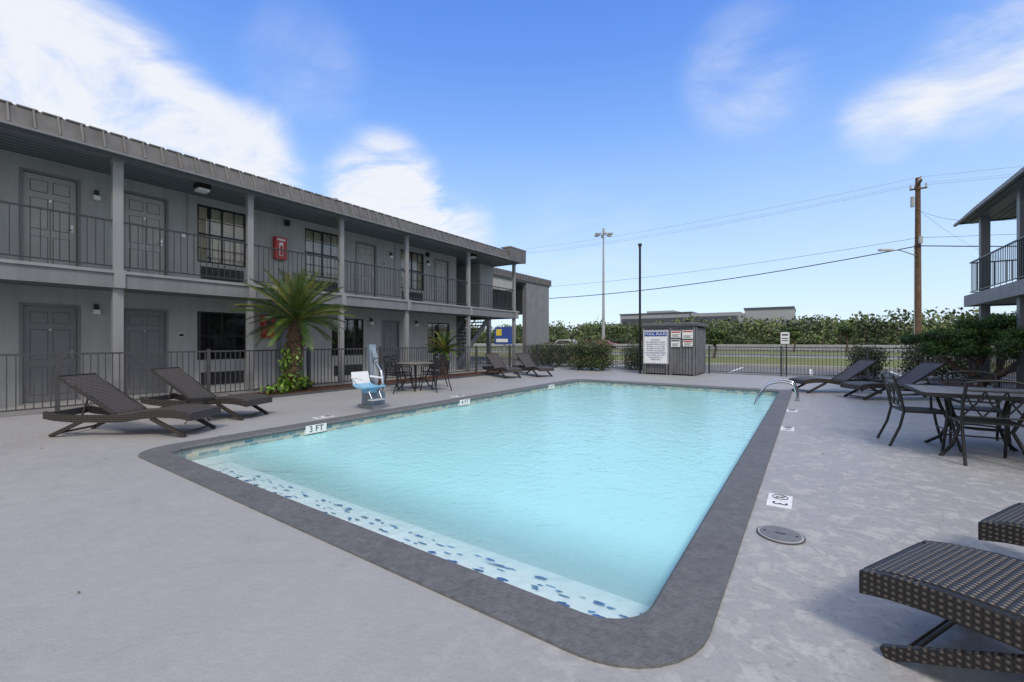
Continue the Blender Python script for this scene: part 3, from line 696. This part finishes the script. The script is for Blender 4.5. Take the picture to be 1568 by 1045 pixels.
def hedge(x0,x1,y0,y1,h,n,ks=('leaf1','leaf2','leafr')):
    b=B('hedge_bush'); cl=[]
    nx=max(2,int((x1-x0)/.5)); 
    for i in range(nx):
        for j in range(2):
            for kz in range(2):
                cx=x0+(x1-x0)*(i+.5)/nx+R.uniform(-.08,.08); cy=y0+(y1-y0)*(j+.5)/2; cz=h*(.3+.42*kz)+R.uniform(-.04,.05)
                cl.append(((cx,cy,cz),((x1-x0)/nx*.75,(y1-y0)*.42,h*.32),n))
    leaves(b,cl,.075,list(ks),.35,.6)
    for i in range(nx): 
        cx=x0+(x1-x0)*(i+.5)/nx; b.tube([(cx,(y0+y1)/2,0),(cx+.1,(y0+y1)/2,h*.7)],[.03,.012],'bark',5)
    b.done()
hedge(-11.6,-9.9,19.4,20.6,1.25,520); hedge(-8.9,-7.2,17.4,18.5,1.35,700); hedge(-7.1,-6.1,19.2,20.2,1.15,450); hedge(1.2,2.1,19.3,20.2,1.1,420); hedge(2.7,4.6,19.5,20.7,1.25,450); hedge(-13.5,-12,21,22,1.1,300)
b=B('juniper_tree')
base=Vector((3.65,16.2,0))
limbs=[[(0,0,0),(.05,.0,.25),(-.12,-.05,.45),(-.05,-.1,.7),(-.35,-.2,.95)],[(.0,.05,.0),(.15,.1,.3),(.35,.05,.5),(.4,-.1,.85),(.3,-.2,1.1)],[(-.1,-.05,.42),(-.45,.0,.6),(-.7,-.1,.85)],[(.33,.05,.5),(.7,-.3,.65),(.95,-.5,.95)],[(.05,0,.25),(.3,-.5,.5),(.45,-.9,.8)],[(-.05,-.1,.7),(.05,-.2,1.0),(.1,-.1,1.25)]]
for l in limbs: b.tube([base+Vector(p) for p in l],[.085*(1-.16*i) for i in range(len(l))],'bark',7)
cl=[]
for c,r in (((-.85,-.1,1.15),(.5,.45,.26)),((-.45,-.25,1.45),(.55,.45,.28)),((-1.1,.1,1.3),(.4,.35,.2)),((.1,-.1,1.75),(.6,.5,.28)),((.4,-.3,1.4),(.55,.5,.28)),((.95,-.5,1.3),(.55,.55,.3)),((.7,-.2,1.8),(.55,.45,.28)),((.45,-.95,1.1),(.55,.5,.28)),((1.2,-.9,1.7),(.55,.55,.3)),((-.15,.3,1.25),(.45,.35,.26)),((1.1,-1.2,1.2),(.5,.5,.3)),((.95,-.9,.85),(.4,.4,.2)),((1.5,-1.4,1.5),(.5,.5,.3)),((-.2,-.4,1.1),(.45,.4,.22))):
    for q in range(6):
        o=Vector((R.uniform(-.7,.7)*r[0],R.uniform(-.7,.7)*r[1],R.uniform(-.5,.6)*r[2]))
        cl.append((tuple(base+Vector(c)+o),(r[0]*.5,r[1]*.5,r[2]*.65),640))
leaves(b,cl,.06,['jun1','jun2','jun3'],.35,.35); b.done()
# ------------------------------------------------------------ beyond the fence
b=B('parking_lot'); b.box(-60,60,19.0,25,-.026,-.014,'asphalt2'); 
for i in range(-12,14): b.box(i*2.8,i*2.8+.1,20,24.5,-.010,-.006,'paint')
b.done()
b=B('sidewalk'); b.box(-90,90,25,25.5,-.02,.11,'concrete'); b.box(-90,90,39.8,40.8,-.02,.10,'concrete'); b.done()
b=B('road'); b.box(-300,300,41,50,-.026,-.012,'asphalt'); 
for i in range(-40,40): b.box(i*6,i*6+3,45.4,45.55,-.008,-.004,'paint')
b.box(-300,300,41.3,41.42,-.008,-.004,'paint'); b.box(-300,300,49.6,49.72,-.008,-.004,'paint'); b.done()
b=B('highway'); b.box(-500,500,66,80,-.024,.15,'asphalt2'); b.box(-500,500,72.8,73.1,.15,.8,'concrete'); b.box(-500,500,66.5,66.65,.152,.156,'paint'); b.done()
b=B('guard_rail'); b.box(-300,300,64.9,65,.5,.8,'galv')
for i in range(-75,75): b.box(i*4,i*4+.12,65,65.1,0,.75,'galv')
b.done()
def treerow(name,n,x0,x1,y0,y1,h0,h1,lf,size):
    b=B(name)
    for i in range(n):
        x=x0+(x1-x0)*(i+R.random())/n; y=R.uniform(y0,y1); h=R.uniform(h0,h1); w=h*R.uniform(.6,.95)
        b.tube([(x,y,0),(x+.2,y,h*.6)],[.2,.1],'bark',5)
        cl=[]
        for q in range(6):
            a=R.uniform(0,6.28); rr=R.uniform(.1,.75)*w
            cl.append(((x+rr*math.cos(a),y+rr*math.sin(a),h*(R.uniform(.12,.45) if q<3 else R.uniform(.5,.85))),(w*.45,w*.45,h*.22),lf))
        ks=[['tl1','tl2','tl3'],['tl1','tl1','tl2'],['tl2','tl3','tl3'],['tl1','tl2','tl2']][R.randrange(4)]
        leaves(b,cl,size,ks,.4,.75)
    b.done()
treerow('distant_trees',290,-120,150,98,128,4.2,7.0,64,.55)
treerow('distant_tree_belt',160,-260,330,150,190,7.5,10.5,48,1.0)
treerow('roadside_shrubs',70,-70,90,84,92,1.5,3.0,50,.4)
def tree(x,y,h):
    b=B('tree',loc=(x,y,0)); b.tube([(0,0,0),(.1,.05,h*.3),(.0,.1,h*.55)],[.12,.09,.05],'bark',7); cl=[]
    for q in range(12):
        a=q*2.4; rr=h*.24*R.uniform(.2,1); c=(rr*math.cos(a),rr*math.sin(a),h*R.uniform(.5,.88)); b.tube([(0,.05,h*.35),c],[.05,.015],'bark',5)
        cl.append((c,(h*.15,h*.15,h*.1),220))
    leaves(b,cl,.16,['leaf1','leaf2','leaf3'],.4,.6); b.done()
tree(-6,36,2.4); tree(-1.5,60,3.4); tree(3.4,61,3.6); tree(-11,58,3.4); tree(8.5,34,2.2); tree(-20,62,3.4)
b=B('warehouse')
b.box(-95,-71,196,215,0,9.5,'wh_wall'); b.box(-70.9,-40,190,225,0,13,'wh_wall'); b.box(-39.9,-22,188,225,0,12.6,'wh_wall')
b.box(-70,-41,189.8,189.99,8.5,11.2,'wh_dark'); b.box(-39,-23,187.8,187.99,8.5,11.2,'wh_dark'); b.box(-94,-72,195.8,195.99,6,8,'wh_dark'); b.box(-62,-50,200,215,13,15,'wh_wall')
b.box(-71.2,-39.95,189.7,225.2,13,13.5,'wh_dark'); b.box(-21.9,-5,200,225,0,14,'wh_wall'); b.box(-22.2,-4.8,199.7,225,14,14.8,'wh_dark')
b.done()
# ------------------------------------------------------------ poles and wires
b=B('utility_pole'); px,py=6.18,40.6
b.tube([(px,py,0),(px,py,6),(px,py,12.6)],[.21,.18,.14],'wood',10)
b.box(px-.06,px+.06,py-1.1,py+1.1,12.05,12.17,'wood'); b.box(px-.45,px+.45,py-.2,py-.1,11.75,11.85,'wood')
for q in (-1,-.5,.5,1): b.tube([(px,py+q,12.17),(px,py+q,12.4)],.05,'lightgray',8)
for q in (-.4,.4): b.tube([(px+q,py-.15,11.85),(px+q,py-.15,12.1)],.05,'lightgray',8)
b.tube([(px-.3,py-.1,10.6),(px-.3,py-.1,11.3)],.11,'galv',10); b.tube([(px+.1,py-.2,8),(px+.1,py-.2,8.5)],.12,'galv',8)
b.tube([(px-.19,py-.1,0),(px-.19,py-.1,8)],.03,'galv',6)
b.done()
b=B('street_lamp'); b.tube([(px-.1,py-.1,7.2),(px-1.0,py-.8,7.55),(px-1.7,py-1.2,7.6)],.035,'galv',6); b.bar((px-1.5,py-1.1,7.58),(px-2.2,py-1.5,7.6),.28,.12,'lightgray'); b.done()
for qx in (-50,62):
    b=B('utility_pole'); b.tube([(qx,py,0),(qx,py,12.6)],[.19,.12],'wood',10); b.box(qx-.06,qx+.06,py-1.1,py+1.1,12.05,12.17,'wood'); b.done()
b=B('overhead_wires')
def wire(y,z,sag,r,k='black'):
    for a,c in ((-50,6.18),(6.18,62)):
        pts=[]
        for i in range(29):
            t=i/28; pts.append((a+(c-a)*t,y,z-4*sag*t*(1-t)))
        b.tube(pts,r,k,5,False)
wire(py-.2,7.85,2.0,.035); wire(py-.25,8.4,1.3,.012); wire(py-1,12.35,1.1,.010,'galv'); wire(py+1,12.35,1.2,.010,'galv'); wire(py+.5,12.35,1.15,.008,'galv')
for (x1,y1,z1) in ((5.6,19.5,5.0),(15,60,9)):
    pts=[]
    for i in range(15):
        t=i/14; pts.append((px+(x1-px)*t,py+(y1-py)*t,10.4+(z1-10.4)*t-1.6*t*(1-t)))
    b.tube(pts,.009,'black',4,False)
b.done()
b=B('high_mast_light'); mx,my=-29.1,70.0
b.tube([(mx,my,0),(mx,my,20)],[.28,.12],'galv',10)
ring=[(mx+.95*math.cos(a*math.pi/8),my+.95*math.sin(a*math.pi/8),19.6) for a in range(17)]; b.tube(ring,.05,'galv',6,False)
for i in range(6):
    a=i*math.pi/3; b.tube([(mx,my,19.6),(mx+.95*math.cos(a),my+.95*math.sin(a),19.6)],.04,'galv',5); b.rbox(Vector((mx+1.25*math.cos(a),my+1.25*math.sin(a),19.5)),.7,.4,.3,Matrix.Rotation(a,3,'Z'),'galv')
b.tube([(mx,my,20),(mx,my,20.6)],.2,'galv',8); b.done()
b=B('motel_sign'); b.tube([(-23.3,32.6,0),(-23.3,32.6,1)],.1,'galv'); b.box(-24.3,-22.5,32.5,32.7,1.0,2.6,'signblue'); b.box(-24.1,-23.5,32.46,32.499,1.8,2.4,'signyellow'); b.box(-24.1,-22.8,32.46,32.499,1.2,1.5,'white'); b.done()
def car(x,y,deg,k):
    b=B('parked_car',loc=(x,y,0),rz=rad(deg))
    prof=[(-2.2,.35),(-2.25,.7),(-2.15,.92),(-1.5,.98),(-1.0,1.42),(.35,1.45),(1.05,1.0),(1.95,.86),(2.2,.65),(2.2,.35)]
    N=len(prof); vs=[(px_,w*(.88 if 3<i<6 else 1),z) for w in (-.88,.88) for i,(px_,z) in enumerate(prof)]
    b.add(vs,[tuple(range(N)),tuple(range(2*N-1,N-1,-1))]+[(i,N+i,N+(i+1)%N,(i+1)%N) for i in range(N)],k)
    for s_ in (-1,1):
        y_=s_*.84
        b.add([(-1.3,s_*.885,.98),(.9,s_*.885,.98),(.3,y_*.95,1.38),(-.95,y_*.95,1.38)],[(0,1,2,3)],'carglass')
        for wx in (-1.35,1.35): b.tube([(wx,s_*.7,.33),(wx,s_*.92,.33)],.33,'tire',18); b.tube([(wx,s_*.9,.33),(wx,s_*.93,.33)],.2,'galv',12)
    b.add([(.38,-.7,1.43),(.38,.7,1.43),(1.0,.78,1.03),(1.0,-.78,1.03)],[(0,1,2,3)],'carglass'); b.add([(-1.03,-.7,1.42),(-1.03,.7,1.42),(-1.48,.78,1.01),(-1.48,-.78,1.01)],[(0,1,2,3)],'carglass')
    b.box(2.18,2.22,-.75,-.45,.6,.75,'white'); b.box(2.18,2.22,.45,.75,.6,.75,'white'); b.box(-2.27,-2.23,-.8,-.5,.7,.85,'red'); b.box(-2.27,-2.23,.5,.8,.7,.85,'red')
    b.done(.04)
car(-22,43.2,0,'carwhite'); car(14,43.4,0,'carwhite'); car(-27,27,90,'carwhite'); car(-28.5,69,0,'carred'); car(20,70,0,'carwhite')
# ------------------------------------------------------------ world
w=bpy.data.worlds.new('World'); S.world=w; w.use_nodes=True; nt=w.node_tree; nt.nodes.clear()
SE=rad(48)
out=nt.nodes.new('ShaderNodeOutputWorld'); bg=nt.nodes.new('ShaderNodeBackground'); sky=nt.nodes.new('ShaderNodeTexSky'); sky.sky_type='NISHITA'; sky.sun_disc=False
sky.sun_elevation=SE; sky.air_density=1.0; sky.dust_density=.6; sky.ozone_density=2.0; sky.altitude=0
sundir=Vector((.75,-.66,0)).normalized()
sky.sun_rotation=math.atan2(sundir.x,sundir.y)
tc=nt.nodes.new('ShaderNodeTexCoord')
def dot(dv):
    d=nt.nodes.new('ShaderNodeVectorMath'); d.operation='DOT_PRODUCT'; nt.links.new(tc.outputs['Generated'],d.inputs[0]); d.inputs[1].default_value=Vector(dv).normalized(); return d.outputs['Value']
def math_(op,a,b_=None,c=None):
    n=nt.nodes.new('ShaderNodeMath'); n.operation=op
    for i,v in enumerate((a,b_,c)):
        if v is None: continue
        if isinstance(v,(int,float)): n.inputs[i].default_value=v
        else: nt.links.new(v,n.inputs[i])
    return n.outputs[0]
sp=nt.nodes.new('ShaderNodeSeparateXYZ'); nt.links.new(tc.outputs['Generated'],sp.inputs[0])
zz=math_('ADD',math_('MAXIMUM',sp.outputs[2],0),.16)
cb=nt.nodes.new('ShaderNodeCombineXYZ'); nt.links.new(math_('DIVIDE',sp.outputs[0],zz),cb.inputs[0]); nt.links.new(math_('DIVIDE',sp.outputs[1],zz),cb.inputs[1])
mp=nt.nodes.new('ShaderNodeMapping'); mp.inputs['Rotation'].default_value=(0,0,rad(-30)); mp.inputs['Scale'].default_value=(1.3,1.9,1); nt.links.new(cb.outputs[0],mp.inputs[0])
n1=noise(nt,mp.outputs[0],1.7,7,.6,.5)
F=Vector((-.566,.824,0)); Rr=Vector((.824,.566,0))
def dr(px_,py_): return F+Rr*((px_-784)/663)+Vector((0,0,(521-py_)/663))
blobs=[(dr(0,150),13,1.0),(dr(180,190),11,.9),(dr(-200,170),22,.8),(dr(370,255),8,.75),(dr(590,300),9,.95),(dr(690,350),7,.6),(dr(1140,110),8,.30),(dr(1580,70),9,.50),(dr(1360,180),5,.34),(dr(470,100),8,.2),(dr(900,400),14,.18),(dr(1250,260),14,.08)]
acc=None
for d,a,s_ in blobs:
    mr=nt.nodes.new('ShaderNodeMapRange'); mr.interpolation_type='SMOOTHSTEP'; mr.inputs[1].default_value=math.cos(rad(a)); mr.inputs[2].default_value=1.0; mr.inputs[3].default_value=0; mr.inputs[4].default_value=s_*1.3
    nt.links.new(dot(d),mr.inputs[0]); acc=mr.outputs[0] if acc is None else math_('ADD',acc,mr.outputs[0])
bk=nt.nodes.new('ShaderNodeMapRange'); bk.interpolation_type='SMOOTHSTEP'; bk.inputs[1].default_value=-.05; bk.inputs[2].default_value=.55; bk.inputs[4].default_value=2.2  # unseen cloud behind camera and overhead, added to whiten the ambient light
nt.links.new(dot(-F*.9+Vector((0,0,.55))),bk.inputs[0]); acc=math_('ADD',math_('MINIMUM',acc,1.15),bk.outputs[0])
nn=math_('MAXIMUM',math_('MULTIPLY_ADD',n1,3.4,-1.0),0)
cl=nt.nodes.new('ShaderNodeMapRange'); cl.interpolation_type='SMOOTHSTEP'; cl.inputs[1].default_value=0.0; cl.inputs[2].default_value=1.05; nt.links.new(math_('MULTIPLY',acc,math_('ADD',nn,.12)),cl.inputs[0])
grad=ramp(nt,sp.outputs[2],[(0.0,(.66,.765,.875)),(.18,(.50,.67,.90)),(.32,(.33,.54,.90)),(.44,(.20,.40,.88)),(.54,(.125,.305,.83)),(.64,(.085,.24,.77)),(1.0,(.05,.18,.62))])
grad=mixc(nt,1.0,grad,(6.67,6.67,6.67),'MULTIPLY')
skyt=mixc(nt,1.0,sky.outputs[0],(2.3,2.6,3.2),'MULTIPLY')
c0=mixc(nt,.12,grad,skyt)
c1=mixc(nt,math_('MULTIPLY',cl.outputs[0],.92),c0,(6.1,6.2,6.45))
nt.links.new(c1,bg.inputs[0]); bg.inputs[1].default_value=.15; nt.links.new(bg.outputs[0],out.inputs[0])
l=bpy.data.lights.new('sun','SUN'); l.energy=2.1; l.angle=rad(12); l.color=(1,.91,.79); lo=bpy.data.objects.new('sun',l); S.collection.objects.link(lo)
sd=sundir*math.cos(SE)+Vector((0,0,math.sin(SE))); lo.rotation_euler=sd.to_track_quat('Z','Y').to_euler(); lo.location=(0,0,30)
c=bpy.data.cameras.new('camera'); c.lens=15.22; c.sensor_width=36; c.clip_end=3000; co=bpy.data.objects.new('camera',c); S.collection.objects.link(co)
co.location=(0,0,1.3); co.rotation_euler=(rad(90),0,rad(34.5)); S.camera=co
S.view_settings.view_transform='Standard'; S.view_settings.look='None'; S.view_settings.exposure=0
